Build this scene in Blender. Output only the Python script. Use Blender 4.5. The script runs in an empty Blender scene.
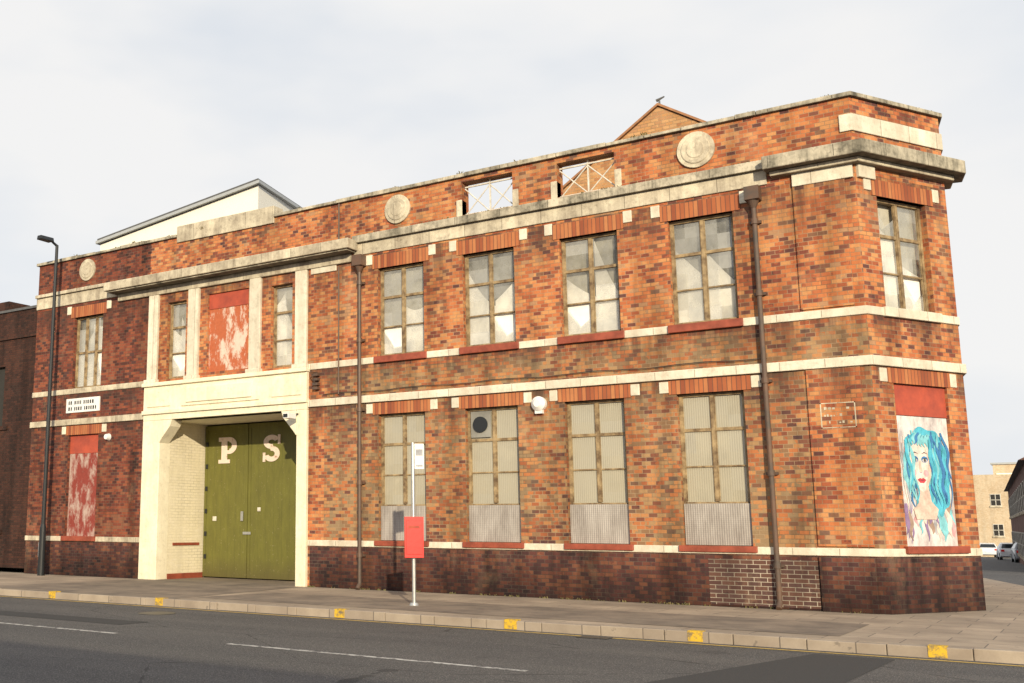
import bpy, bmesh, math, random
from mathutils import Vector, Matrix
random.seed(7)
S=bpy.context.scene
COL=S.collection
# ------------------------------------------------------------------ node helpers
class NT:
    def __init__(s,name):
        s.m=bpy.data.materials.new(name); s.m.use_nodes=True
        s.t=s.m.node_tree; s.t.nodes.clear()
        s.out=s.t.nodes.new('ShaderNodeOutputMaterial')
    def n(s,typ,ins=None,**kw):
        nd=s.t.nodes.new('ShaderNode'+typ)
        for k,v in kw.items(): setattr(nd,k,v)
        for k,v in (ins or {}).items():
            if hasattr(v,'links') or isinstance(v,bpy.types.NodeSocket): s.t.links.new(v,nd.inputs[k])
            else: nd.inputs[k].default_value=v
        return nd
    def math(s,op,a,b=0.0,clamp=False):
        nd=s.n('Math',{0:a,1:b},operation=op); nd.use_clamp=clamp; return nd.outputs[0]
    def mix(s,f,a,b,bt='MIX'):
        nd=s.t.nodes.new('ShaderNodeMix'); nd.data_type='RGBA'; nd.blend_type=bt
        for i,v in ((0,f),(6,a),(7,b)):
            if isinstance(v,bpy.types.NodeSocket): s.t.links.new(v,nd.inputs[i])
            else:
                nd.inputs[i].default_value = v if i==0 else (tuple(v)+(1,) if len(v)==3 else v)
        return nd.outputs[2]
    def noise(s,scale,detail=4,vec=None,rough=.55,out='Fac'):
        ins={'Scale':scale,'Detail':detail,'Roughness':rough}
        if vec is not None: ins['Vector']=vec
        return s.n('TexNoise',ins).outputs[out]
    def ramp(s,f,stops,interp='LINEAR'):
        nd=s.n('ValToRGB',{0:f}); cr=nd.color_ramp; cr.interpolation=interp
        while len(cr.elements)<len(stops): cr.elements.new(.5)
        for e,(p,c) in zip(cr.elements,stops):
            e.position=p; e.color=(tuple(c)+(1,)) if hasattr(c,'__len__') else (c,c,c,1)
        return nd.outputs[0]
    def pos(s): return s.n('NewGeometry').outputs['Position']
    def vscale(s,v,sc): return s.n('VectorMath',{0:v,1:sc},operation='MULTIPLY').outputs[0]
    def wallco(s):
        g=s.n('NewGeometry')
        c=s.n('VectorMath',{0:(0,0,1),1:g.outputs['True Normal']},operation='CROSS_PRODUCT').outputs[0]
        u=s.n('VectorMath',{0:g.outputs['Position'],1:c},operation='DOT_PRODUCT').outputs['Value']
        x=s.n('SeparateXYZ',{0:g.outputs['Position']})
        return u,x.outputs[2],g.outputs['Position'],x.outputs[0]
    def done(s,col,rough=.85,bump=None,bs=.3,bd=.02,spec=.3,metal=0):
        p=s.n('BsdfPrincipled',{'Base Color':col if isinstance(col,bpy.types.NodeSocket) else tuple(col)+(1,),'Roughness':rough,'Metallic':metal,'Specular IOR Level':spec})
        if bump is not None:
            b=s.n('Bump',{'Height':bump,'Strength':bs,'Distance':bd}); s.t.links.new(b.outputs[0],p.inputs['Normal'])
        s.t.links.new(p.outputs[0],s.out.inputs[0]); return s.m

def brick_mat(name,cols,mortar,soot=.5,tone=1.0,bw=.165,bh=.075,mw=.07,mh=.15,low=False,eff=.35,stains=False,mf=.85):
    k=NT(name); u,z,P,X=k.wallco()
    zr=k.math('DIVIDE',z,bh); row=k.math('FLOOR',zr); fz=k.math('FRACT',zr)
    ub=k.math('ADD',k.math('DIVIDE',u,bw),k.math('MULTIPLY',k.math('PINGPONG',row,1.0),.5))
    col=k.math('FLOOR',ub); fu=k.math('FRACT',ub)
    mo=k.math('MAXIMUM',k.math('LESS_THAN',fu,mw),k.math('LESS_THAN',fz,mh))
    v=k.n('CombineXYZ',{0:col,1:row,2:.37}).outputs[0]
    wn=k.n('TexWhiteNoise',{'Vector':v},noise_dimensions='3D').outputs['Value']
    big=k.noise(.55,6,P,.6); 
    val=k.math('ADD',k.math('MULTIPLY',wn,.66),k.math('MULTIPLY',k.math('SUBTRACT',big,.33),1.3),clamp=True)
    n=len(cols)
    c=k.ramp(val,[(i/n,cc) for i,cc in enumerate(cols)],'CONSTANT')
    if stains:   # scattered burnt headers
        w2=k.n('TexWhiteNoise',{'Vector':k.n('CombineXYZ',{0:row,1:col,2:4.1}).outputs[0]},noise_dimensions='3D').outputs['Value']
        c=k.mix(k.math('MULTIPLY',k.math('GREATER_THAN',w2,.91),.7),c,(.06,.035,.04))
    fine=k.noise(35,3,P)
    c=k.mix(k.math('MULTIPLY',fine,.35),c,(.12,.055,.04))
    mn=k.noise(1.3,4,P)
    mc=k.mix(k.ramp(mn,[(.35,0),(.65,1)]),mortar,[x*.4 for x in mortar])
    c=k.mix(k.math('MULTIPLY',mo,mf),c,mc)
    st=k.noise(1.0,7,k.vscale(P,(1.9,1.9,.25)),.68)
    dk=k.ramp(st,[(.36,1-soot),(.56,1.0)])
    c=k.mix(1.0,c,dk,'MULTIPLY')
    ef=k.ramp(k.noise(.9,7,k.vscale(P,(1,1,.6)),.72),[(.56,0),(.78,eff)])
    c=k.mix(ef,c,(.6,.40,.24))
    if stains:
        for zt,ln in ((4.15,.8),(7.6,1.1),(5.04,.5),(.95,.4)):
            a=k.math('DIVIDE',k.math('SUBTRACT',zt,z),ln)
            inside=k.math('MULTIPLY',k.math('GREATER_THAN',a,0.0),k.math('SUBTRACT',1.0,a,True))
            s2=k.ramp(k.noise(1.0,6,k.vscale(P,(3.2,3.2,.3)),.7),[(.40,0),(.56,1)])
            c=k.mix(k.math('MULTIPLY',k.math('MULTIPLY',inside,s2),.8),c,(.06,.035,.027))
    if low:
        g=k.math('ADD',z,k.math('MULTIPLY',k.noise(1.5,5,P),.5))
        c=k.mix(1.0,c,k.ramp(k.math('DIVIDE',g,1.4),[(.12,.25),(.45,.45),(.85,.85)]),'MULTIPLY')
    c=k.mix(1.0,c,(tone,tone,tone),'MULTIPLY')
    h=k.math('ADD',k.math('SUBTRACT',1,mo),k.math('MULTIPLY',fine,.5))
    return k.done(c,.88,h,.55,.014)

def stone_mat(name,base,dirt,amt=.5,joint=.9,rough=.85):
    k=NT(name); u,z,P,X=k.wallco()
    a=k.noise(2.2,8,P,.7); st=k.noise(1.2,7,k.vscale(P,(3,3,.35)),.7)
    f=k.ramp(k.math('ADD',k.math('MULTIPLY',a,.55),k.math('MULTIPLY',st,.5)),[(.42,1.0),(.62,0.0)])
    c=k.mix(k.math('MULTIPLY',f,amt),base,dirt)
    bl=k.noise(9,5,P,.7); c=k.mix(k.ramp(bl,[(.52,0),(.7,.45*amt+.05)]),c,[x*.4 for x in dirt])
    if joint:
        fu=k.math('FRACT',k.math('DIVIDE',u,joint))
        c=k.mix(k.math('MULTIPLY',k.math('LESS_THAN',fu,.014/joint),.7),c,[x*.5 for x in dirt])
        wn=k.n('TexWhiteNoise',{'W':k.math('FLOOR',k.math('DIVIDE',u,joint))},noise_dimensions='1D').outputs['Value']
        c=k.mix(1.0,c,k.ramp(wn,[(0,.8),(1,1.0)]),'MULTIPLY')
    return k.done(c,rough,k.noise(20,6,P),.3,.02)

def plain(name,c,rough=.6,var=.25,scale=6,metal=0,spec=.4,dirt=None):
    k=NT(name); P=k.pos(); n=k.noise(scale,6,P,.65)
    d=dirt or [x*.45 for x in c]
    col=k.mix(k.ramp(n,[(.35,var),(.65,0)]),c,d)
    return k.done(col,rough,n,.12,.01,spec,metal)

def peel_mat(name,a,b,lo=.47,hi=.53,sc=(2.4,2.4,1.1),scale=1.6):
    k=NT(name); P=k.pos(); n=k.noise(scale,9,k.vscale(P,sc),.72)
    f=k.ramp(n,[(lo,0),(hi,1)])
    a2=k.mix(k.noise(14,5,P),a,[x*.6 for x in a]); b2=k.mix(k.noise(9,5,P),b,[x*.75 for x in b])
    return k.done(k.mix(f,a2,b2),.75,f,.3,.01)

BC=[(.09,.034,.03),(.20,.055,.034),(.33,.09,.038),(.44,.13,.048),(.51,.17,.06),(.55,.21,.075),(.56,.26,.10),(.42,.23,.12)]
M={}
M['brick']=brick_mat('red_brick',BC,(.42,.27,.16),.42,1.15,stains=True)
M['brickmid']=brick_mat('variegated_brick',[(.10,.045,.035),(.2,.07,.04),(.34,.11,.045),(.25,.145,.075),(.46,.165,.06),(.38,.23,.11),(.48,.22,.085),(.29,.20,.11)],(.40,.28,.17),.45,1.1,stains=True)
M['brickl']=brick_mat('shade_tinted_brick',[(.045,.02,.018),(.09,.027,.022),(.17,.042,.028),(.25,.062,.034),(.32,.088,.042),(.28,.11,.06)],(.24,.15,.1),.5,.95,stains=True)  # brick colours darkened to paint in the shade over the left bay
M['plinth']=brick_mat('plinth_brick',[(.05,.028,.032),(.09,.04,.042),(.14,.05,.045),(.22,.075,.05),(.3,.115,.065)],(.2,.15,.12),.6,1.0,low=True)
M['patch']=brick_mat('repointed_brick',[(.04,.025,.025),(.08,.04,.035),(.12,.06,.045),(.09,.05,.045)],(.55,.48,.38),.35,1,bw=.225,mw=.06,mh=.15)
M['creambrick']=brick_mat('cream_painted_brick',[(.77,.70,.51),(.79,.72,.53),(.80,.73,.55),(.78,.71,.52)],(.75,.67,.48),.14,1.1,bw=.225,eff=.05,mf=.5)
M['oldbrick']=brick_mat('old_brick',[(.025,.012,.011),(.045,.019,.015),(.07,.026,.019),(.09,.034,.022)],(.07,.055,.04),.5,.8,eff=.03)  # dark brick, with the building's shade also put into its colours
M['terrace']=brick_mat('terrace_brick',[(.12,.06,.05),(.18,.08,.06),(.22,.1,.07)],(.2,.16,.13),.4,.9)
M['gablebrick']=brick_mat('gable_brick',[(.42,.19,.08),(.52,.27,.11),(.58,.33,.15),(.47,.25,.12)],(.5,.35,.2),.2,1.1)
def soldier():
    k=NT('soldier_brick'); u,z,P,X=k.wallco()
    ub=k.math('DIVIDE',u,.085); fu=k.math('FRACT',ub)
    wn=k.n('TexWhiteNoise',{'W':k.math('FLOOR',ub)},noise_dimensions='1D').outputs['Value']
    c=k.ramp(wn,[(0,(.28,.075,.035)),(.5,(.48,.15,.055)),(1,(.56,.23,.09))])
    mo=k.math('LESS_THAN',fu,.18); c=k.mix(k.math('MULTIPLY',mo,.85),c,(.13,.065,.045))
    c=k.mix(k.math('MULTIPLY',k.noise(5,5,P),.5),c,(.14,.05,.035))
    return k.done(c,.85,mo,-.4,.012)
M['soldier']=soldier()
M['stone']=stone_mat('weathered_stone',(.74,.66,.50),(.24,.19,.14),.75)
M['stonew']=stone_mat('painted_stone',(.84,.78,.64),(.42,.33,.23),.5,.75)
M['cornice']=stone_mat('cornice_stone',(.64,.57,.44),(.11,.1,.075),.95,1.1)
M['cream']=stone_mat('cream_stone',(.85,.79,.61),(.52,.43,.29),.4,0)
M['tile']=plain('red_tile_sill',(.34,.08,.045),.55,.7,5)
M['gtile']=plain('brick_verge',(.4,.2,.1),.8,.6,5)
M['frame']=plain('weathered_window_frame',(.40,.29,.155),.65,1,6,dirt=(.12,.075,.04))
M['framew']=plain('white_frame',(.75,.73,.66),.6,.6,7,dirt=(.35,.28,.2))
M['dark']=plain('dark_interior',(.035,.033,.03),.9,.3)
M['pipe']=plain('cast_iron_pipe',(.075,.06,.05),.5,.9,3,dirt=(.15,.08,.05))
M['lead']=plain('lead_flashing',(.12,.12,.12),.5,.5)
M['black']=plain('black_metal',(.02,.022,.025),.4,.2)
M['steel']=plain('galvanised_steel',(.5,.51,.51),.4,.3,8,metal=.6)
M['white']=plain('white_plastic',(.8,.8,.78),.4,.15)
M['cloth']=plain('white_sheet',(.9,.88,.84),.8,.35,3,dirt=(.66,.62,.54))
M['cloth2']=plain('grey_board',(.30,.29,.26),.8,.7,2)
M['cloth3']=plain('pale_board',(.52,.49,.41),.8,.7,2)
M['redbox']=plain('red_plastic',(.78,.02,.015),.35,.2)
M['redboard']=plain('red_board',(.46,.085,.045),.7,.7,3,dirt=(.24,.05,.035))
M['peel']=peel_mat('peeling_white_paint',(.55,.15,.065),(.74,.6,.5),.48,.57)
M['peel2']=peel_mat('peeling_poster_board',(.30,.06,.045),(.5,.37,.32),.45,.58)
M['slate']=plain('slate',(.1,.1,.11),.7,.4,2)
M['roof']=plain('roof_felt',(.12,.12,.12),.9,.4)
M['render']=plain('white_render',(.88,.84,.73),.8,.1,1)
M['fascia']=plain('grey_fascia',(.40,.42,.43),.5,.2)
M['pale']=brick_mat('pale_brick',[(.58,.45,.29),(.63,.5,.34),(.66,.55,.39)],(.5,.42,.32),.15,1.15)
M['letter']=peel_mat('sign_letter_paint',(.5,.3,.2),(.85,.70,.6),.34,.42,(3,3,3),2.5)
M['weed']=plain('weed_leaves',(.13,.13,.05),.8,.6,9,dirt=(.2,.13,.06))
M['yellow']=peel_mat('yellow_road_paint',(.2,.16,.1),(.62,.42,.12),.34,.46,(6,6,6),1.6)
M['yellowk']=peel_mat('yellow_kerb_paint',(.25,.2,.13),(.74,.47,.04),.38,.52,(6,6,6),2.2)
M['roadwhite']=peel_mat('white_road_paint',(.14,.13,.13),(.6,.58,.54),.41,.52,(6,6,6),1.8)

def green_door():
    k=NT('green_door_paint'); u,z,P,X=k.wallco()
    fu=k.math('FRACT',k.math('DIVIDE',u,.26))
    g=k.math('LESS_THAN',fu,.04)
    n=k.noise(3,7,k.vscale(P,(2,2,.5)),.7)
    c=k.mix(k.ramp(n,[(.35,.6),(.65,0)]),(.155,.150,.034),(.095,.09,.026))
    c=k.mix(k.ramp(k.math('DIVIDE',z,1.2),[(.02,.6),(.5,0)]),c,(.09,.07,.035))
    c=k.mix(k.ramp(k.noise(22,4,P),[(.66,0),(.7,.6)]),c,(.3,.26,.14))
    c=k.mix(k.math('MULTIPLY',g,.3),c,(.05,.05,.015))
    return k.done(c,.45,g,-.3,.008)
M['door']=green_door()

def glass(name,base,lo,hi,rough=.25,rib=0,alt=(.35,.36,.36),av=.25):
    k=NT(name); u,z,P,X=k.wallco()
    n=k.noise(2.6,7,k.vscale(P,(1.5,1.5,1)),.65)
    pv=k.n('TexWhiteNoise',{'Vector':k.n('CombineXYZ',{0:k.math('FLOOR',k.math('DIVIDE',u,.61)),1:k.math('FLOOR',k.math('DIVIDE',z,.69)),2:0.}).outputs[0]},noise_dimensions='3D').outputs['Value']
    f=k.ramp(k.math('ADD',k.math('MULTIPLY',n,.7),k.math('MULTIPLY',pv,.3)),[(.32,lo),(.66,hi)])
    c=k.mix(k.ramp(n,[(.3,0),(.7,1)]),base,[x*.6 for x in base])
    c=k.mix(k.math('MULTIPLY',pv,av),c,alt)
    h=n
    if rib:
        h=k.math('SINE',k.math('MULTIPLY',u,150)); 
        c=k.mix(k.math('MULTIPLY',k.math('ADD',h,1),.12),c,[x*.3 for x in base])
    p=k.n('BsdfPrincipled',{'Base Color':c,'Roughness':rough,'Specular IOR Level':.6})
    b=k.n('Bump',{'Height':h,'Strength':.2,'Distance':.01}); k.t.links.new(b.outputs[0],p.inputs['Normal'])
    tr=k.n('BsdfTransparent',{'Color':(.94,.94,.92,1)})
    gl=k.n('BsdfGlossy',{'Roughness':.05,'Color':(.9,.9,.9,1)})
    fr=k.n('Fresnel',{'IOR':1.5})
    m1=k.n('MixShader',{0:fr.outputs[0],1:tr.outputs[0],2:gl.outputs[0]})
    m2=k.n('MixShader',{0:f,1:m1.outputs[0],2:p.outputs[0]})
    k.t.links.new(m2.outputs[0],k.out.inputs[0]); return k.m
M['glassu']=glass('dirty_window_glass',(.76,.75,.70),.04,.55,av=.3)
M['glassl']=glass('obscured_wired_glass',(.76,.69,.52),.6,.95,.3,1,(.30,.29,.25),.6)
def meshpanel():
    k=NT('perforated_metal_panel'); u,z,P,X=k.wallco()
    a=k.math('SINE',k.math('MULTIPLY',u,150)); b=k.math('SINE',k.math('MULTIPLY',z,170))
    n=k.noise(2.5,6,k.vscale(P,(2,2,.6)),.7)
    c=k.mix(k.ramp(n,[(.3,0),(.7,1)]),(.50,.46,.42),(.27,.235,.21))
    c=k.mix(k.math('MULTIPLY',k.math('ADD',a,1),.16),c,(.17,.155,.15)); c=k.mix(k.math('MULTIPLY',k.math('GREATER_THAN',b,.6),.2),c,(.15,.14,.13))
    return k.done(c,.55,a,.3,.01,metal=.1)
M['meshp']=meshpanel()

# ------------------------------------------------------------------ mesh helpers
class Frame:
    def __init__(s,o,t):
        s.o=Vector((o[0],o[1],0)); t=Vector((t[0],t[1],0)).normalized(); s.t=t; s.n=Vector((-t.y,t.x,0))
    def __call__(s,u,d,z): return s.o+s.t*u+s.n*d+Vector((0,0,z))
FA=Frame((0,0),(1,0)); CHT=Vector((.486,.874,0)).normalized(); FC=Frame((-3.03,0),CHT)
CL=2.38
C0=Vector((-3.03,0,0)); E0=C0+CHT*CL; ST=Vector((-.2,.98,0)).normalized(); FS=Frame((E0.x,E0.y),ST)
class Batch:
    def __init__(s): s.v=[];s.f=[];s.m=[];s.mats=[]
    def mi(s,mat):
        if mat not in s.mats: s.mats.append(mat)
        return s.mats.index(mat)
    def add(s,mat,vs,fs):
        o=len(s.v); i=s.mi(mat); s.v+= [tuple(x) for x in vs]
        for f in fs: s.f.append([a+o for a in f]); s.m.append(i)
    def box(s,mat,F,u0,u1,d0,d1,z0,z1):
        vs=[F(u,d,z) for z in (z0,z1) for d in (d0,d1) for u in (u0,u1)]
        s.add(mat,vs,[(0,1,5,4),(1,3,7,5),(3,2,6,7),(2,0,4,6),(4,5,7,6),(0,2,3,1)])
    def prism(s,mat,poly,z0,z1):
        n=len(poly); vs=[(p[0],p[1],z0) for p in poly]+[(p[0],p[1],z1) for p in poly]
        s.add(mat,vs,[tuple(range(n-1,-1,-1)),tuple(range(n,2*n))]+[(i,(i+1)%n,(i+1)%n+n,i+n) for i in range(n)])
    def plate(s,mat,F,poly,d,th=.004):
        n=len(poly); vs=[F(u,d,z) for u,z in poly]+[F(u,d+th,z) for u,z in poly]
        s.add(mat,vs,[tuple(range(n)),tuple(range(2*n-1,n-1,-1))]+[(i,i+n,(i+1)%n+n,(i+1)%n) for i in range(n)])
    def cyl(s,mat,a,b,r0,r1=None,n=14):
        a=Vector(a);b=Vector(b); r1=r0 if r1 is None else r1; ax=(b-a).normalized()
        q=Vector((1,0,0)) if abs(ax.x)<.9 else Vector((0,1,0)); e=ax.cross(q).normalized(); g=ax.cross(e)
        vs=[a+(e*math.cos(t)+g*math.sin(t))*r0 for t in [2*math.pi*i/n for i in range(n)]]+[b+(e*math.cos(t)+g*math.sin(t))*r1 for t in [2*math.pi*i/n for i in range(n)]]
        s.add(mat,vs,[(i,(i+1)%n,(i+1)%n+n,i+n) for i in range(n)]+[tuple(range(n-1,-1,-1)),tuple(range(n,2*n))])
    def build(s,name,parent=None,bevel=0,smooth=False,recalc=True):
        me=bpy.data.meshes.new(name); me.from_pydata(s.v,[],s.f); me.update()
        for m in s.mats: me.materials.append(M[m] if isinstance(m,str) else m)
        for p,i in zip(me.polygons,s.m): p.material_index=i; p.use_smooth=smooth
        if recalc:
            bm=bmesh.new(); bm.from_mesh(me); bmesh.ops.recalc_face_normals(bm,faces=bm.faces); bm.to_mesh(me); bm.free()
        ob=bpy.data.objects.new(name,me); COL.objects.link(ob)
        if parent: ob.parent=parent
        if bevel:
            md=ob.modifiers.new('b','BEVEL'); md.width=bevel; md.segments=2; md.limit_method='ANGLE'
        return ob
def empty(name,loc=(0,0,0)):
    e=bpy.data.objects.new(name,None); COL.objects.link(e); e.location=loc; return e

def wall(b,F,u0,u1,z0,z1,holes,th,matf,ucuts=(),zcuts=()):
    us=sorted({u0,u1,*[c for c in ucuts if u0<c<u1],*[h[0] for h in holes],*[h[1] for h in holes]})
    zs=sorted({z0,z1,*[c for c in zcuts if z0<c<z1],*[h[2] for h in holes],*[h[3] for h in holes]})
    inh=lambda u,z: any(h[0]<u<h[1] and h[2]<z<h[3] for h in holes)
    for i in range(len(us)-1):
        for j in range(len(zs)-1):
            a,c,e,g=us[i],us[i+1],zs[j],zs[j+1]; cu,cz=(a+c)/2,(e+g)/2
            if inh(cu,cz): continue
            m=matf(cu,cz)
            b.add(m,[F(a,0,e),F(c,0,e),F(c,0,g),F(a,0,g)],[(0,1,2,3)])
            b.add(m,[F(a,th,e),F(c,th,e),F(c,th,g),F(a,th,g)],[(3,2,1,0)])
    for h in holes:
        a,c,e,g=h[:4]; m=matf(a-.01,(e+g)/2)
        b.add(m,[F(a,0,e),F(a,th,e),F(a,th,g),F(a,0,g)],[(0,1,2,3)])
        b.add(m,[F(c,0,e),F(c,th,e),F(c,th,g),F(c,0,g)],[(3,2,1,0)])
        b.add(m,[F(a,0,g),F(c,0,g),F(c,th,g),F(a,th,g)],[(3,2,1,0)])
        b.add(m,[F(a,0,e),F(c,0,e),F(c,th,e),F(a,th,e)],[(0,1,2,3)])
    for (a,c) in ((u0,u0),(u1,u1)):
        b.add(matf(min(max(a,u0+.01),u1-.01),z1-.01),[F(a,0,z0),F(a,th,z0),F(a,th,z1),F(a,0,z1)],[(0,1,2,3)])
    b.add(matf((u0+u1)/2,z1-.01),[F(u0,0,z1),F(u1,0,z1),F(u1,th,z1),F(u0,th,z1)],[(0,1,2,3)])

N1=Vector((0,-1,0)); N2=Vector((CHT.y,-CHT.x,0)); N3=Vector((ST.y,-ST.x,0))
mit=lambda a,b:(a+b)/(1+a.dot(b))
def ring(b,mat,x0,p,z0,z1,inn=.06,side=9.0):
    pts=[Vector((x0,-p,0)),C0+mit(N1,N2)*p,E0+mit(N2,N3)*p,E0+ST*side+N3*p,
         E0+ST*side-N3*inn,E0-mit(N2,N3)*inn,C0-mit(N1,N2)*inn,Vector((x0,inn,0))]
    vs=[(q.x,q.y,z0) for q in pts]+[(q.x,q.y,z1) for q in pts]
    qs=[(0,1,6,7),(1,2,5,6),(2,3,4,5)]
    fs=[tuple(reversed(q)) for q in qs]+[tuple(i+8 for i in q) for q in qs]+[(i,(i+1)%8,(i+1)%8+8,i+8) for i in range(8)]
    b.add(mat,vs,fs)

# ================================================================== BUILDING
BLD=empty('brick_warehouse')
XL=-25.2; ZP=9.0
WX=[(-13.09,-11.87),(-10.88,-9.65),(-8.62,-7.39),(-6.37,-5.15)]
UZ=(5.19,7.25); LZ=(1.07,3.87)
holes=[(a,c,*UZ) for a,c in WX]+[(a,c,*LZ) for a,c in WX]
holes+=[(-23.52,-22.32,*UZ),(-23.55,-22.32,*LZ),(-19.8,-19.12,*UZ),(-16.25,-15.58,*UZ),(-18.35,-16.98,5.25,7.3)]
GATE=(-19.87,-15.35,-.0,4.1); holes.append((GATE[0],GATE[1],-.0,GATE[3]))
PA=(-10.86,-9.64,8.14,8.9); PB=(-8.62,-7.38,8.14,8.88); holes+=[PA,PB]
def fm(u,z):
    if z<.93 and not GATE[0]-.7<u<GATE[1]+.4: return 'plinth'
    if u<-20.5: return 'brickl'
    if .93<z<4.9 and u>-14.6: return 'brickmid'
    return 'brick'
b=Batch()
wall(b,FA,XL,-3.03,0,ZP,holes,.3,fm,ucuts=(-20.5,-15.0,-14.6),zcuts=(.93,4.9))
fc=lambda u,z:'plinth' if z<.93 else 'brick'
CU=(.5,1.78,5.19,7.22); CP=(.52,1.9,1.1,3.87)
wall(b,FC,0,CL,0,ZP,[CU,CP],.3,fc,zcuts=(.93,))
wall(b,FS,0,16,0,ZP,[(2+i*2.4,3.2+i*2.4,*UZ) for i in range(5)]+[(2+i*2.4,3.2+i*2.4,*LZ) for i in range(5)],.3,fc,zcuts=(.93,))
b.build('walls',BLD,recalc=False)
b=Batch()
e=E0+ST*16
b.prism('roof',[(XL+.28,.28),(-3.2,.28),(E0.x-.35,E0.y+.05),(e.x-.3,e.y),(XL+.28,e.y)],7.7,7.8)
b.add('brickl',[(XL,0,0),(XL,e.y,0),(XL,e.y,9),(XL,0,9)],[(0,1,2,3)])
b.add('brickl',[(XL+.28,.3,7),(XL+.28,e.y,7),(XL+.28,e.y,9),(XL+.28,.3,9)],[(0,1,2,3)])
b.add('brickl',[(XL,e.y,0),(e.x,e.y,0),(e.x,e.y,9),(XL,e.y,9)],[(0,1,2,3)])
b.build('roof_and_rear_walls',BLD,recalc=False)
b=Batch()
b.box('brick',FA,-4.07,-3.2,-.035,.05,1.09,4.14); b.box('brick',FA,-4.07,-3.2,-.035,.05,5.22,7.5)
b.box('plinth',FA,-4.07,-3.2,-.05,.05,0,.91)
b.build('corner_pilaster',BLD)

# ---- stone trim
b=Batch()
ring(b,'stonew',-15.05,.03,5.04,5.19); ring(b,'stonew',-15.05,.06,4.15,4.32); ring(b,'stonew',-15.05,.03,.93,1.065)
for z0,z1,p in ((5.04,5.19,.03),(4.15,4.32,.06),(.93,1.065,.03)):
    b.box('stone',FA,XL-.02,-20.5,-p,.06,z0,z1)
b.box('stone',FA,-13.74,-4.5,-.035,.06,7.64,7.92); b.box('cornice',FA,-13.74,-4.47,-.12,.06,7.922,8.1)
b.box('stone',FA,XL-.02,-21.75,-.035,.06,7.66,8.0); b.box('stone',FA,XL-.02,-21.75,-.1,.06,8.002,8.1)
ring(b,'stonew',-3.22,.035,8.36,8.68)
b.box('stone',FA,-19.5,-16.17,-.05,.34,8.85,9.3)
for A in (PA,PB):
    b.box('stone',FA,A[0]-.14,A[0],-.025,.2,8.102,8.5); b.box('stone',FA,A[1],A[1]+.14,-.025,.2,8.102,8.5)
for a,c in WX+[(-23.52,-22.32)]:
    for x in (a-.32,c+.14):
        b.box('stonew',FA,x,x+.18,-.022,.05,7.36,7.60)
        b.box('stonew',FA,x,x+.18,-.022,.05,3.9,4.12)
for x in (.18,1.98): b.box('stonew',FC,x,x+.18,-.022,.05,3.88,4.12); b.box('stonew',FC,x,x+.18,-.022,.05,7.3,7.55)
for x in (-4.07,): b.box('stonew',FA,x,-3.06,-.06,.05,7.5,7.74)
b.box('stonew',FC,.03,.45,-.06,.05,7.5,7.74)
b.box('stonew',FA,-15.0,-14.25,-.04,.05,7.36,7.6)
b.build('stone_bands',BLD,.012)
b=Batch(); rc=random.Random(3)
ring(b,'cornice',-4.6,.07,9.0,9.08,inn=.36,side=15.9)
x=XL-.06
while x<-4.62:
    w=min(rc.uniform(.7,1.1),-4.605-x)
    if not(x+w>-19.5 and x<-16.17):
        b.box('cornice',FA,x,x+w-.008,-.07-rc.uniform(0,.015),.36,9.0+rc.uniform(-.003,.004),9.075+rc.uniform(-.015,.028))
    elif x<-19.5: b.box('cornice',FA,x,-19.51,-.07,.36,9.0,9.08)
    elif x<-16.17<x+w: b.box('cornice',FA,-16.16,x+w-.008,-.07,.36,9.0,9.08)
    x+=w
b.build('parapet_coping',BLD,.012)
b=Batch()
ring(b,'stone',-4.42,.16,7.74,7.83,side=.5); ring(b,'cornice',-4.5,.35,7.832,8.08,side=.45)
# plain projecting canopy slab over the gate bay, on a shallow bed course
b.box('stone',FA,-21.68,-13.8,-.08,.06,7.5,7.70); b.box('stone',FA,-21.86,-13.62,-.46,.06,7.74,7.98); b.box('cornice',FA,-21.8,-13.68,-.40,.06,7.702,7.738)
b.build('cornices',BLD,.018)
b=Batch()
for a,c in WX+[(-23.52,-22.32)]:
    b.box('soldier',FA,a-.14,c+.14,-.018,.1,7.25,7.56)
    b.box('soldier',FA,a-.14,c+.14,-.018,.1,3.87,4.13)
b.box('soldier',FC,.36,1.98,-.018,.1,7.22,7.52); b.box('soldier',FC,.36,1.98,-.018,.1,3.87,4.13)
b.build('brick_lintels',BLD)
b=Batch()
for a,c in WX:
    b.box('tile',FA,a-.08,c+.08,-.08,.14,5.04,5.17+.02); b.box('tile',FA,a-.08,c+.08,-.08,.14,.96,1.072)
b.box('tile',FA,-23.6,-22.24,-.09,.14,.94,1.072); b.box('tile',FC,.42,2.0,-.09,.14,.98,1.102)
b.box('stonew',FC,.4,1.88,-.07,.14,5.03,5.2)
b.build('window_sills',BLD,.01)

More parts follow.
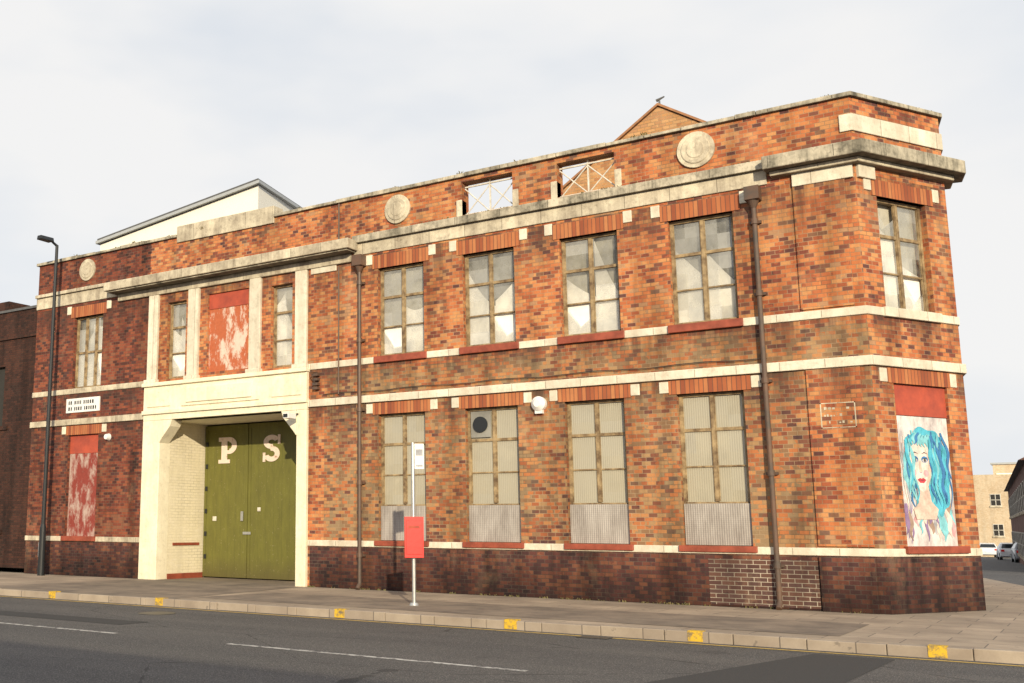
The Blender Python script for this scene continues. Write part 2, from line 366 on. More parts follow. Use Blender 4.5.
# ---- windows
def window(F,u0,u1,z0,z1,cols,rows,kind,name,seed):
    rnd=random.Random(seed); b=Batch(); fr='frame'
    t=.055; d0,d1=.11,.19
    b.box(fr,F,u0,u0+t,d0,d1,z0,z1); b.box(fr,F,u1-t,u1,d0,d1,z0,z1)
    b.box(fr,F,u0+t,u1-t,d0,d1,z1-t,z1); b.box(fr,F,u0+t,u1-t,d0-.02,d1,z0,z0+t)
    zb=z0
    if kind=='l':
        zb=z0+.76; b.box('meshp',F,u0+.01,u1-.01,.07,.1,z0+.01,zb); b.box(fr,F,u0+t,u1-t,d0-.02,d1-.01,zb-.03,zb+.03)
    w=(u1-u0)
    for i in range(1,cols):
        x=u0+w*i/cols; b.box(fr,F,x-.034,x+.034,d0+.005,d1-.005,zb+.04,z1-t)
    for j in range(1,rows):
        z=zb+(z1-zb)*j/rows; hh=.03 if j==rows-1 else .015
        for i in range(cols):
            xa=u0+w*i/cols+.035; xb=u0+w*(i+1)/cols-.035
            b.box(fr,F,xa,xb,d0+.015,d1-.015,z-hh,z+hh)
    for i in range(cols):
        xa=u0+w*i/cols+(.055 if i==0 else .035); xb=u0+w*(i+1)/cols-(.055 if i==cols-1 else .035)
        for xx in (xa,xb-.016): b.box(fr,F,xx,xx+.016,d0+.02,d1-.02,zb+.05,z1-t-.001)
    b.build(name+'_frame',BLD,.004)
    g=Batch(); mt='glassl' if kind=='l' else 'glassu'
    # one sheet per pane; a few panes are broken, leaving jagged remnants
    for i in range(cols):
        for j in range(rows):
            xa=u0+w*i/cols+.01; xb=u0+w*(i+1)/cols-.01; za=zb+(z1-zb)*j/rows+.004; zc=zb+(z1-zb)*(j+1)/rows-.004
            dd=.155+rnd.uniform(-.004,.004); tl=rnd.uniform(-.006,.006)
            if kind=='u' and rnd.random()<.16:
                mx_,mz=(xa+xb)/2,(za+zc)/2
                g.add(mt,[F(xa,dd,za),F(xb,dd,za),F(xb,dd,za+(zc-za)*rnd.uniform(.3,.7)),F(mx_+.04,dd,za+.2),F(mx_-.05,dd,mz),F(xa,dd,zc)],[(0,1,2,3,4,5)])
            else:
                g.add(mt,[F(xa,dd+tl,za),F(xb,dd-tl,za),F(xb,dd-tl,zc),F(xa,dd+tl,zc)],[(0,1,2,3)])
    g.build(name+'_glass',BLD,recalc=False)
    k=Batch()
    k.box('dark',F,u0-.05,u1+.05,.62,.66,z0-.05,z1+.05)
    k.box('dark',F,u0-.05,u0-.01,.31,.62,z0-.05,z1+.05);k.box('dark',F,u1+.01,u1+.05,.31,.62,z0-.05,z1+.05)
    if kind=='u':
        h=z1-z0; um=u0+w*rnd.uniform(.42,.58)
        for (xa,xb,dd) in ((u0+.02,um+.03,.2),(um-.03,u1-.02,.215)):
            ta=h*rnd.uniform(.4,.97); tb=h*rnd.uniform(.3,.95); sag=rnd.uniform(.0,.16); n=8
            top=[(xb+(xa-xb)*i/n, z0+tb+(ta-tb)*i/n-sag*math.sin(math.pi*i/n)) for i in range(n+1)]
            k.plate('cloth',F,[(xa,z0+.02),(xb,z0+.02)]+top,dd)
        k.plate(rnd.choice(['cloth2','cloth3','cloth3']),F,[(u0+.02,z0+h*.3),(u1-.02,z0+h*.3),(u1-.02,z1-.02),(u0+.02,z1-.02)],.26)
    else:
        k.plate('cloth3',F,[(u0+.02,z0),(u1-.02,z0),(u1-.02,z0+(z1-z0)*rnd.uniform(.6,.8)),(u0+.02,z0+(z1-z0)*rnd.uniform(.6,.85))],.22)
        k.plate('cloth2',F,[(u0+.02,z0),(u1-.02,z0),(u1-.02,z1),(u0+.02,z1)],.26)
    k.build(name+'_backing',BLD)
for i,(a,c) in enumerate(WX):
    window(FA,a,c,*UZ,2,3,'u','upper_window',i*3+2); window(FA,a,c,*LZ,2,3,'l','lower_window',i*5+3)
window(FA,-23.52,-22.32,*UZ,3,2,'u','upper_window',41)
window(FA,-19.8,-19.12,*UZ,1,3,'u','narrow_window',55); window(FA,-16.25,-15.58,*UZ,1,3,'u','narrow_window',56)
window(FC,*CU,2,3,'u','corner_window',77)
for i in range(5):
    window(FS,2+i*2.4,3.2+i*2.4,*UZ,2,3,'u','side_window',80+i); window(FS,2+i*2.4,3.2+i*2.4,*LZ,2,3,'l','side_window',90+i)
b=Batch()
b.box('peel2',FA,-23.55,-22.32,.09,.13,*LZ); b.box('peel',FA,-18.35,-16.98,.07,.12,5.25,7.3)
b.box('redboard',FA,-18.35,-16.98,.05,.069,6.9,7.3); b.box('redboard',FA,-23.55,-22.32,.075,.089,3.35,3.87)
b.box('cloth2',FA,-10.80,-10.33,.1,.108,3.25,3.8)
b.cyl('black',FA(-10.57,.098,3.52),FA(-10.57,.07,3.52),.17,.17,20)
b.build('boarded_panels',BLD)

b=Batch()
for A in (PA,PB):
    a,c,e,g=A; m=(a+c)/2
    for (x0,x1) in ((a,m),(m,c)):
        for p,q in (((x0,e+.02),(x1,g-.12)),((x0,g-.12),(x1,e+.02))):
            b.cyl('framew',FA(p[0],.15,p[1]),FA(q[0],.15 if p[1]<q[1] else .17,q[1]),.014,n=8)
    for z in (e+.03,g-.1): b.box('framew',FA,a,c,.14,.17,z,z+.03)
    b.box('framew',FA,m-.015,m+.015,.145,.175,e,g)
b.build('parapet_railings',BLD)

b=Batch()
for x,z,r in ((-12.53,8.57,.34),(-5.75,8.57,.36),(-23.04,8.6,.32)):
    b.cyl('stone',FA(x,.03,z),FA(x,-.05,z),r,r,40); b.cyl('stone',FA(x,-.05,z),FA(x,-.07,z),r*.8,r*.74,40)
    b.cyl('stone',FA(x,-.07,z),FA(x,-.08,z),r*.5,r*.45,32)
b.build('roundels',BLD,.008)

# ---- gate surround
b=Batch()
for x0,x1 in ((-20.45,-20.1),(-19.0,-18.62),(-16.9,-16.54),(-15.45,-15.1)):
    b.box('stonew',FA,x0,x1,-.075,.05,5.2,7.498); b.box('stonew',FA,x0-.04,x1+.04,-.14,.05,5.1,5.198)
L,R=-20.5,-15.06
b.box('cream',FA,L,R,-.1,.1,4.33,5.06); b.box('cream',FA,L-.03,R+.03,-.17,.1,5.0,5.098)
b.box('cream',FA,L-.02,R+.02,-.15,.1,4.26,4.36)
b.box('cream',FA,L,R,-.09,.3,4.1,4.258)
for a,c,z0,z1 in ((-20.35,-19.5,4.45,4.92),(-16.1,-15.2,4.45,4.92)):
    b.box('cream',FA,a,c,-.13,0,z0,z1)
b.box('cream',FA,-19.1,-16.5,-.14,0,4.42,4.95); b.box('cream',FA,-18.9,-16.7,-.18,0,4.5,4.87)
b.box('cream',FA,L,GATE[0]+.003,-.09,.32,0.0,4.098); b.box('cream',FA,GATE[1]-.003,R,-.09,.32,0.0,4.098)
for x,s in ((GATE[0],1),(GATE[1],-1)):
    vs=[FA(x,-.12,4.09),FA(x+.45*s,-.12,4.09),FA(x+.38*s,-.12,3.92),FA(x+.1*s,-.12,3.62),FA(x,-.12,3.5)]
    vs+=[v+Vector((0,.4,0)) for v in vs]
    b.add('cream',vs,[(0,1,2,3,4),(9,8,7,6,5)]+[(i,(i+1)%5,(i+1)%5+5,i+5) for i in range(5)])
b.build('gate_surround',BLD,.012)
b=Batch()
b.box('creambrick',FA,-20.1,GATE[0]+.001,.322,1.9,0,4.3); b.box('creambrick',FA,GATE[1]-.001,-15.1,.322,1.9,0,4.3)
b.box('cream',FA,GATE[0],GATE[1],.305,1.9,4.1,4.3)
b.box('creambrick',FA,-16.62,GATE[1],1.7,1.9,0,4.1)
b.box('tile',FA,GATE[0],GATE[0]+.03,.5,1.5,.86,.93)
b.box('tile',FA,GATE[0],GATE[0]+.02,.325,1.69,0,.14)
b.build('gate_recess',BLD)
b=Batch()
yd=1.66
b.box('door',FA,-19.84,-18.31,yd,yd+.06,.03,4.06); b.box('door',FA,-18.28,-16.68,yd,yd+.06,.03,4.06)
b.box('dark',FA,-19.86,-16.62,yd+.08,yd+.1,0,4.09)
for x0,x1 in ((-19.84,-18.31),(-18.28,-16.68)):
    b.box('door',FA,x0,x0+.08,yd-.012,yd,.031,4.059); b.box('door',FA,x1-.08,x1,yd-.012,yd,.031,4.059)
    b.box('door',FA,x0+.08,x1-.08,yd-.012,yd,3.95,4.059); b.box('door',FA,x0+.08,x1-.08,yd-.012,yd,.031,.2)
b.box('steel',FA,-18.42,-18.16,yd-.04,yd-.021,1.15,1.22); b.box('framew',FA,-19.5,-19.38,yd-.03,yd-.001,1.5,1.62)
b.box('steel',FA,-18.5,-18.42,yd-.05,yd-.021,1.5,1.75)
b.box('framew',FA,-17.95,-17.85,yd-.02,yd-.001,1.75,1.85)
for i in range(6): b.box('black',FA,-19.8,-19.72,yd-.03,yd-.013,.5+i*.6,.62+i*.6)
b.build('green_gate_doors',BLD,.004)
b=Batch()
def arcband(cx,cz,rx,rz,t,a0,a1,n=22,d=yd-.02):
    o_=[(cx+rx*math.cos(a0+(a1-a0)*i/n),cz+rz*math.sin(a0+(a1-a0)*i/n)) for i in range(n+1)]
    i_=[(cx+(rx-t)*math.cos(a0+(a1-a0)*i/n),cz+(rz-t*.8)*math.sin(a0+(a1-a0)*i/n)) for i in range(n+1)]
    for i in range(n): b.plate('letter',FA,[o_[i],o_[i+1],i_[i+1],i_[i]],d,.012)
h=math.pi/2
pz=3.03
b.box('letter',FA,-19.24,-19.04,yd-.021,yd-.005,pz+.08,pz+.62); b.box('letter',FA,-19.34,-18.94,yd-.022,yd-.005,pz,pz+.1)
b.box('letter',FA,-19.34,-18.95,yd-.023,yd-.005,pz+.59,pz+.7); b.box('letter',FA,-19.06,-18.95,yd-.022,yd-.005,pz+.25,pz+.35)
arcband(-18.96,pz+.475,.26,.225,.17,-h,h)
arcband(-17.50,pz+.515,.27,.185,.16,h*.25,h*3.15); arcband(-17.50,pz+.205,.27,.205,.16,-h*1.8,h*1.15,d=yd-.0205)
b.box('letter',FA,-17.79,-17.71,yd-.023,yd-.005,pz,pz+.24); b.box('letter',FA,-17.29,-17.21,yd-.023,yd-.005,pz+.46,pz+.7)
b.build('gate_letters_P_S',BLD)

# ---- pipes
b=Batch()
for x in (-13.53,-4.74):
    p=.11
    b.cyl('pipe',(x,-p,.12),(x,-p,7.35),.045); b.box('pipe',FA,x-.13,x+.13,-.24,-.02,7.35,7.6); b.cyl('pipe',(x,-p,7.2),(x,-p,7.36),.045,.11)
    b.cyl('pipe',(x,-p,.12),(x,-.2,0.02),.05)
    for z in (.7,2.3,3.95,5.55,6.9):
        b.cyl('pipe',(x,-p,z),(x,-p,z+.1),.062); b.box('pipe',FA,x-.1,x+.1,-.07,0,z+.02,z+.07)
b.cyl('pipe',(-14.16,-.05,4.4),(-14.16,-.05,7.45),.018); b.cyl('pipe',(-14.16,-.05,8.0),(-14.16,-.05,8.98),.022)
b.build('drainpipes',BLD,smooth=False)
b=Batch()
b.cyl('white',FA(-9.15,.0,3.86),FA(-9.15,-.1,3.86),.15,.15,24); b.cyl('white',FA(-9.15,-.1,3.86),FA(-9.15,-.17,3.86),.15,.07,24)
b.box('white',FA,-9.23,-9.07,-.09,0,3.66,3.76)
b.build('alarm_bell_box',BLD)
b=Batch()
b.cyl('black',(-15.3,-.1,4.0),(-15.3,-.35,3.95),.02); b.box('white',FA,-15.36,-15.2,-.6,-.3,3.86,3.98); b.box('black',FA,-15.34,-15.22,-.62,-.601,3.88,3.96)
b.cyl('white',FA(-21.9,0,3.75),FA(-21.9,-.12,3.75),.1,.07)
b.build('security_camera',BLD,.005)
b=Batch()
b.cyl('pipe',(-14.79,0,4.95),(-14.79,-.3,4.95),.015); b.cyl('pipe',(-14.79,-.02,4.55),(-14.79,-.3,4.95),.012)
for z in (4.55,4.65,4.76,4.87): b.box('pipe',FA,-14.87,-14.72,-.12,-.02,z,z+.06)
b.build('iron_bracket',BLD)
b=Batch(); pts=[Vector((-14.6+i*.55,-.045,4.42+.02*math.sin(i*1.7))) for i in range(19)]
for p,q in zip(pts,pts[1:]): b.cyl('black',p,q,.008,n=6)
b.build('surface_cable',BLD)
b=Batch(); b.box('white',FA,-23.68,-22.3,-.03,.0,4.5,4.9)
for i in range(2):
    x=-23.58
    while x<-22.45:
        w=random.uniform(.05,.09); b.box('black',FA,x,x+w*.7,-.034,-.03,4.73-.17*i,4.83-.17*i); x+=w+.02
        if random.random()<.15: x+=.07
b.build('street_name_plate',BLD)
b=Batch()
a,c,e,g=-3.88,-3.32,3.1,3.54
for r in ((a,c,g-.016,g),(a,c,e,e+.016),(a,a+.018,e,g),(c-.018,c,e,g)): b.box('stone',FA,r[0],r[1],-.039,-.034,r[2],r[3])
rn=random.Random(2)
for row in range(3):
    x=a+.06
    while x<c-.08:
        w=rn.uniform(.02,.05)
        if rn.random()<.6: b.box('stone',FA,x,x+w,-.039,-.034,e+.08+row*.12,e+.08+row*.12+rn.uniform(.02,.05))
        x+=w+.02
b.box('patch',FA,-5.95,-4.1,-.006,.05,.04,.85)
b.build('painted_notice_and_repair',BLD)

# ---- mural on the corner
for nm,c in (('mcyan',(.10,.50,.66)),('mblue',(.06,.22,.48)),('mteal',(.25,.62,.7)),('mpurp',(.3,.2,.36)),('mpink',(.75,.42,.44)),('mskin',(.76,.56,.47)),('mpale',(.85,.72,.65)),('mred',(.55,.06,.08)),('mgrey',(.45,.45,.48)),('mink',(.05,.045,.06)),('mbrown',(.4,.28,.22))):
    M[nm]=plain('mural_paint_'+nm[1:],c,.7,.7,7)
M['mbg']=peel_mat('mural_background',(.48,.42,.42),(.78,.74,.72),.38,.58,(3,3,1.2),1.5)
b=Batch()
b.box('mbg',FC,CP[0]+.01,CP[1]-.01,.06,.1,CP[2],3.32); b.box('redboard',FC,CP[0],CP[1],.05,.1,3.33,3.87)
b.build('mural_board',BLD)
b=Batch(); r=random.Random(11)
U0,Z0=CP[0]+.03,CP[2]+.02; W,H=1.32,2.16
def mp(x,y): return (U0+W*min(max(x,0),1),Z0+H*min(max(y,0),1))
dlay=[.0590]
def lay(mat,pts):
    dlay[0]-=.00022; b.plate(mat,FC,[mp(*p) for p in pts],dlay[0],.0002)
def lay2(mat,pts,d): b.plate(mat,FC,[mp(*p) for p in pts],d,.0002)
def curl(mat,x0,y0,ln,w,amp,ph,dx,fr=9):
    L_=[];R_=[];n=22
    for i in range(n+1):
        t=i/n; y=y0-ln*t; x=x0+dx*math.sin(t*1.9)+amp*math.sin(ph+t*fr)*(t*.7+.3); ww=w*math.sin(math.pi*min(1,.12+t*.88))**.7 if .12+t*.88<1 else 0.001
        L_.append((x-ww,y)); R_.append((x+ww,y))
    for i in range(n): lay2(mat,[L_[i],L_[i+1],R_[i+1],R_[i]],dlay[0]-.00022)
    dlay[0]-=.00022
ell=lambda cx,cy,rx,ry,n=28,wob=0,k=7:[(cx+rx*(1+wob*math.sin(k*2*math.pi*i/n))*math.cos(2*math.pi*i/n),cy+ry*(1+wob*math.sin(k*2*math.pi*i/n))*math.sin(2*math.pi*i/n)) for i in range(n)]
for i in range(34): curl(r.choice(['mgrey','mpurp','mbrown','mpale','mpink','mblue','mteal','mbrown']),r.uniform(.05,.95),r.uniform(.24,.42),r.uniform(.15,.34),r.uniform(.02,.06),.03,r.uniform(0,6),r.uniform(-.15,.15))
for i in range(8): curl(r.choice(['mpink','mpale','mgrey']),r.uniform(.04,.12),r.uniform(.6,.98),r.uniform(.2,.4),r.uniform(.01,.03),.02,r.uniform(0,6),.03)
lay('mcyan',ell(.52,.70,.42,.23,56,.06,8)); lay('mcyan',ell(.74,.5,.22,.26,44,.08,7)); lay('mteal',ell(.2,.58,.13,.16,40,.1,6))
for i in range(28): curl(r.choice(['mcyan','mblue','mteal','mteal','mblue','mcyan']),r.uniform(.2,.88),r.uniform(.8,.92),r.uniform(.35,.6),r.uniform(.012,.03),r.uniform(.03,.06),r.uniform(0,6),r.uniform(-.1,.16),r.uniform(7,13))
lay('mskin',[(.30,.46),(.52,.46),(.56,.34),(.68,.28),(.62,.2),(.24,.2),(.2,.28),(.31,.33)])
lay('mpale',[(.2,.66),(.24,.8),(.4,.86),(.56,.8),(.62,.66),(.59,.54),(.51,.45),(.42,.415),(.33,.44),(.24,.54)])
lay('mskin',[(.5,.78),(.62,.66),(.59,.54),(.51,.45),(.46,.43),(.53,.56),(.55,.66)])
lay('mpink',ell(.5,.565,.05,.028)); lay('mpink',ell(.28,.57,.035,.025))
for cx in (.305,.49):
    lay('mblue',ell(cx,.675,.065,.026,16)); lay('mbg',ell(cx,.667,.048,.014,14)); lay('mink',ell(cx+.003,.668,.018,.014,12)); lay('mink',[(cx-.06,.672),(cx-.02,.686),(cx+.03,.687),(cx+.068,.676),(cx+.03,.681),(cx-.02,.680)]); lay('mink',[(cx-.07,.715),(cx,.736),(cx+.075,.718),(cx,.726)])
lay('mskin',[(.385,.66),(.41,.66),(.43,.575),(.37,.572)]); lay('mpurp',[(.375,.572),(.425,.572),(.40,.565)])
lay('mred',[(.32,.512),(.37,.527),(.40,.52),(.43,.527),(.49,.512),(.44,.487),(.37,.487)]); lay('mink',[(.33,.511),(.40,.507),(.48,.511),(.4,.503)])
for i in range(18): curl(r.choice(['mcyan','mteal','mblue','mcyan','mteal']),r.choice([r.uniform(.12,.24),r.uniform(.58,.8),r.uniform(.6,.88)]),r.uniform(.76,.86),r.uniform(.3,.52),r.uniform(.015,.035),.04,r.uniform(0,6),r.uniform(-.04,.1),r.uniform(8,14))
for i in range(7): curl(r.choice(['mcyan','mteal','mblue']),.3+.05*i,.88+.01*math.sin(i),.1,.03,.02,i,-.06)
b.build('mural_painting',BLD)

# ---- weeds
b=Batch()
def tuft(x,y,z,h,n):
    for i in range(n):
        a=random.uniform(0,6.28); l=h*random.uniform(.4,1); dx,dy=math.cos(a)*l*.6,math.sin(a)*l*.6; px,py=-math.sin(a)*.012,math.cos(a)*.012
        ox,oy=random.uniform(-.08,.08),random.uniform(-.04,.04)
        b.add('weed',[(x+ox-px,y+oy-py,z),(x+ox+px,y+oy+py,z),(x+ox+dx*.5+px,y+oy+dy*.5+py,z+l*.7),(x+ox+dx,y+oy+dy,z+l*.8)],[(0,1,2),(0,2,3)])
for i in range(60): tuft(random.uniform(-24,-3.4),random.uniform(-.03,.15),9.07,random.choice([.04,.05,.07,.1]),14)
for i in range(30):
    x=random.choice([random.uniform(-13.5,-4.6),random.uniform(-21.5,-14)]); tuft(x,-.05,8.09 if x>-13.7 else 7.97,.07,12)
for i in range(8): q=C0+CHT*random.uniform(.2,2.3)+N2*.1; tuft(q.x,q.y,8.08,.1,16)
for i in range(4): q=C0+CHT*random.uniform(1.2,2.3)+N2*-.1; tuft(q.x,q.y,9.07,.12,16)
for i in range(45): tuft(random.uniform(-15,-3.2),-.02,0,.06,8)
b.build('weeds',BLD,recalc=False)

# gable of the rear range
b=Batch()
hw=5.2; zb=10.85-.65*hw; yy=3.0
for y0,y1,mt,o in ((yy,yy+.3,'gablebrick',0),(yy+.3,yy+7,'slate',-.08)):
    vs=[(-7.4-hw,y0,zb+o),(-7.4-hw,y0,7.7),(-7.4+3.4,y0,7.7),(-7.4+3.4,y0,10.85-.65*3.4+o),(-7.4,y0,10.85+o)]
    vs+=[(v[0],y1,v[2]) for v in vs]
    b.add(mt,vs,[(0,1,2,3,4),(9,8,7,6,5)]+[(i,(i+1)%5,(i+1)%5+5,i+5) for i in range(5)])
for s,w in ((-1,hw),(1,3.4)):
    p0=Vector((-7.4,yy-.05,10.87)); p1=Vector((-7.4+s*w,yy-.05,10.87-.65*w)); up=Vector((0,0,.06)); bk=Vector((0,.4,0))
    vs=[p0,p1,p1+up,p0+up]; vs+=[v+bk for v in vs]
    b.add('gtile',vs,[(0,1,2,3),(7,6,5,4),(0,4,5,1),(1,5,6,2),(2,6,7,3),(3,7,4,0)])
b.cyl('lead',(-7.4,yy+.1,10.9),(-7.4,yy+.1,11.04),.025,.02); b.cyl('lead',(-7.47,yy+.1,11.04),(-7.28,yy+.1,11.1),.035,.015)
b.build('rear_gable',BLD)

# ================================================================== other buildings
o=empty('modern_apartment_building')
b=Batch()
FL=Vector((-28.2,5,0)); FR=Vector((-20.9,5,0)); BR=Vector((-22.4,9.2,0)); BL=Vector((-29.7,9.2,0))
zt=[11.25,12.08,12.45,11.7]
vs=[(q.x,q.y,0) for q in (FL,FR,BR,BL)]+[(q.x,q.y,z) for q,z in zip((FL,FR,BR,BL),zt)]
b.add('render',vs,[(0,1,5,4),(1,2,6,5),(2,3,7,6),(3,0,4,7),(4,5,6,7)])
b.build('rendered_walls',o)
b=Batch()
FL2,FR2,BR2,BL2=Vector((-28.3,4.85,11.26)),Vector((-20.75,4.85,12.10)),Vector((-22.3,9.4,12.46)),Vector((-29.8,9.4,11.7))
vs=[FL2,FR2,BR2,BL2]; vs+=[v+Vector((0,0,.10)) for v in vs]
b.add('fascia',vs,[(0,1,5,4),(1,2,6,5),(2,3,7,6),(3,0,4,7),(4,5,6,7),(3,2,1,0)])
vs=[v+Vector((0,0,.02)) for v in (FL2,FR2,BR2,BL2)]; cc=sum(vs,Vector())/4; vs=[cc+(v-cc)*.985+Vector((0,0,.1)) for v in vs]; vs+=[v+Vector((0,0,.05)) for v in vs]
b.add('lead',vs,[(0,1,5,4),(1,2,6,5),(2,3,7,6),(3,0,4,7),(4,5,6,7)])
b.build('roof_edge',o)

o=empty('old_brick_building')
b=Batch(); F=Frame((0,2.2),(1,0)); ZO=8.45
wall(b,F,-46,-26.0,0,ZO,[(-30.6,-29.5,1.2,3.2),(-30.6,-29.5,4.6,6.6),(-34.6,-33.3,1.2,3.2),(-34.6,-33.3,4.6,6.6)],.3,lambda u,z:'oldbrick')
b.box('oldbrick',F,-46,-26.0,.65,12,0,ZO)
b.box('oldbrick',F,-46.05,-25.95,-.06,.2,7.5,7.65); b.box('lead',F,-46.05,-25.95,-.06,.4,ZO,ZO+.08)
b.box('oldbrick',F,-31.2,-29.9,.3,1.2,ZO+.08,ZO+.5)
for a,e in ((-30.6,1.2),(-30.6,4.6),(-34.6,1.2),(-34.6,4.6)):
    b.box('dark',F,a,a+1.3,.15,.2,e,e+2)
    b.box('oldbrick',F,a-.1,a+1.4,-.06,.1,e-.14,e-.001)
b.build('walls_and_roof',o)

def simple_building(name,F,u0,u1,dep,z0,z1,mat,wins,roof=0,roofm='slate'):
    o=empty(name); b=Batch()
    b.box(mat,F,u0,u1,.02,dep,z0,z1)
    for (a,c,e,g) in wins:
        b.box('framew',F,a-.06,c+.06,-.03,.05,e-.06,g+.06); b.box('dark',F,a,c,-.05,0,e,g); b.box('framew',F,(a+c)/2-.03,(a+c)/2+.03,-.06,0,e,g); b.box('framew',F,a,c,-.06,0,(e+g)/2-.03,(e+g)/2+.03)
        b.box('stone',F,a-.15,c+.15,-.1,.1,e-.22,e-.061)
    if roof:
        vs=[F(u0,-.3,z1),F(u1,-.3,z1),F(u1,dep+.3,z1),F(u0,dep+.3,z1),F(u0,dep/2,z1+roof),F(u1,dep/2,z1+roof)]
        b.add(roofm,vs,[(0,1,5,4),(2,3,4,5),(3,2,1,0)]); b.add(mat,vs,[(1,2,5),(0,4,3)])
        u=u0+1
        while u<u1: b.box(mat,F,u,u+.9,dep/2-.4,dep/2+.4,z1+roof-.5,z1+roof+.9); u+=7
    b.build('walls_windows_roof',o); return o
w=[(a,a+.9,z,z+1.2) for a in (-10.4,-6.8,-3.2,.4) for z in (.6,3.9)]
simple_building('pale_brick_building',Frame((0,120),(1,0)),-11.9,8,10,-3,7.3,'pale',w)
o=empty('pale_brick_tower_block'); b=Batch(); b.box('pale',Frame((0,124),(1,0)),-10.2,6,0,8,6,8.6); b.box('render',Frame((0,123.9),(1,0)),-9.9,-8.2,-.05,.05,6.4,7.6); b.box('fascia',Frame((0,124),(1,0)),-10.4,6.2,-.2,8.2,8.6,8.8); b.build('walls',o)
t=Vector((-2.9+7.0,60-112,0)).normalized()
FT=Frame((-7.0,92),(t.x,t.y))
w=[(a,a+1.1,z,z+1.4) for a in [1.2+i*3.6 for i in range(14)] for z in (-.3,2.4)]
simple_building('terraced_houses',FT,0,52,8,-3,4.6,'terrace',w,2.2)

# ================================================================== ground
def gz(y):  return -.14 if y<4 else -.14-.0135*(y-4)
k=NT('ground_asphalt'); P=k.pos(); n=k.noise(.35,6,P,.6); f=k.noise(60,3,P)
c=k.mix(n,(.10,.097,.09),(.06,.06,.062)); c=k.mix(k.math('MULTIPLY',f,.4),c,(.16,.15,.14)); M['ground']=k.done(c,.9,f,.3,.01)
k=NT('road_asphalt'); P=k.pos(); n=k.noise(.5,7,k.vscale(P,(.35,1.2,1)),.65); f=k.noise(60,3,P,.7); tr=k.noise(1.0,4,k.vscale(P,(.05,1.1,1)))
c=k.mix(k.ramp(n,[(.3,0),(.7,1)]),(.062,.06,.062),(.115,.107,.1)); c=k.mix(k.ramp(tr,[(.4,0),(.62,.6)]),c,(.055,.054,.056))
c=k.mix(k.ramp(f,[(.5,0),(.72,.85)]),c,(.34,.32,.29))
c=k.mix(k.ramp(k.noise(33,3,P,.7),[(.28,.8),(.45,0)]),c,(.02,.02,.02))
c=k.mix(k.ramp(k.noise(1.1,5,P,.7),[(.62,0),(.74,.55)]),c,(.03,.03,.032))
vor=k.n('TexVoronoi',{'Vector':k.vscale(P,(.22,.4,1)),'Scale':1.0},feature='DISTANCE_TO_EDGE').outputs['Distance']
c=k.mix(k.math('MULTIPLY',k.math('LESS_THAN',k.math('ADD',vor,k.math('MULTIPLY',k.noise(3,5,P),.03)),.018),.55),c,(.02,.02,.02))
M['road']=k.done(c,.8,f,.8,.015)
k=NT('road_patch'); P=k.pos(); f=k.noise(70,2,P); c=k.mix(f,(.03,.03,.032),(.075,.073,.07)); M['rpatch']=k.done(c,.85,f,.5,.01)
def paving(name,cols,sx,sy,joint):
    k=NT(name); P=k.pos(); br=k.n('TexBrick',{'Vector':P,'Color1':cols[0]+(1,),'Color2':cols[1]+(1,),'Mortar':joint+(1,),'Scale':1.0,'Mortar Size':.008,'Brick Width':sx,'Row Height':sy,'Bias':0.})
    n=k.noise(.8,7,P,.65); f=k.noise(50,3,P)
    c=k.mix(k.ramp(n,[(.38,.6),(.62,0)]),br.outputs[0],(.2,.155,.12)); c=k.mix(k.math('MULTIPLY',f,.3),c,(.18,.15,.13))
    c=k.mix(k.ramp(k.noise(6,4,P),[(.66,0),(.7,.5)]),c,(.1,.09,.08))
    return k.done(c,.9,br.outputs[1],-.3,.01)
M['pave']=paving('paving_slabs',((.52,.41,.30),(.40,.32,.235)),.9,.6,(.14,.12,.1))
M['kerb']=paving('kerb_stone',((.48,.40,.31),(.36,.30,.24)),.9,50,(.1,.09,.08))
M['tarmac']=plain('footway_tarmac',(.28,.22,.165),.9,.9,1.3,dirt=(.13,.105,.085))
b=Batch(); ys=[-600,-60,4,40,80,120,200,900]; vs=[]
for y in ys:
    z=gz(min(y,200))-.02
    vs+=[(-900,y,z),(900,y,z)]
b.add('ground',vs,[(2*i,2*i+1,2*i+3,2*i+2) for i in range(len(ys)-1)])
b.build('ground',recalc=False)
b=Batch(); b.add('road',[(-120,-15.3,-.13),(120,-15.3,-.13),(120,-5.02,-.13),(-120,-5.02,-.13)],[(0,1,2,3)])
b.build('road',recalc=False)
b=Batch()
rows=[(-5.02,.2,10.5),(0,1.05,9.0),(4,.25,8.0),(40,-7.1,1.3),(110,-21.4,-10.5)]
vs=[]
for y,xa,xb in rows: vs+=[(xa-.1,y,gz(y)+.008),(xb,y,gz(y)+.008)]
b.add('road',vs,[(2*i,2*i+1,2*i+3,2*i+2) for i in range(len(rows)-1)]); b.build('side_street',recalc=False)
KY=-4.9
arc=[]; cx,cy,rr=-.9,-2.7,2.2
for i in range(9):
    a=-math.pi/2+ math.pi/2*i/8; arc.append((cx+rr*math.cos(a),cy+rr*math.sin(a)))
b=Batch()
poly=[(-60,KY),*arc,(1.2,0.0),(.4,4.0),(-3.2,4.0),(-3.2,.2),(-60,.2)]
b.prism('pave',poly,-.3,0)
vs=[(-3.2,4,0),(.4,4,0),(-27,110,gz(110)+.13),(-22,110,gz(110)+.13)]
b.add('pave',vs,[(0,1,3,2)]); b.add('kerb',[(.4,4,0),(.4,4,-.2),(-22,110,gz(110)-.1),(-22,110,gz(110)+.13)],[(0,1,2,3)])
b.build('pavement',recalc=False)
b=Batch(); b.add('tarmac',[(-20.6,KY+.01,.004),(-14.6,KY+.01,.004),(-15.1,-.1,.004),(-20.4,-.1,.004)],[(0,1,2,3)])
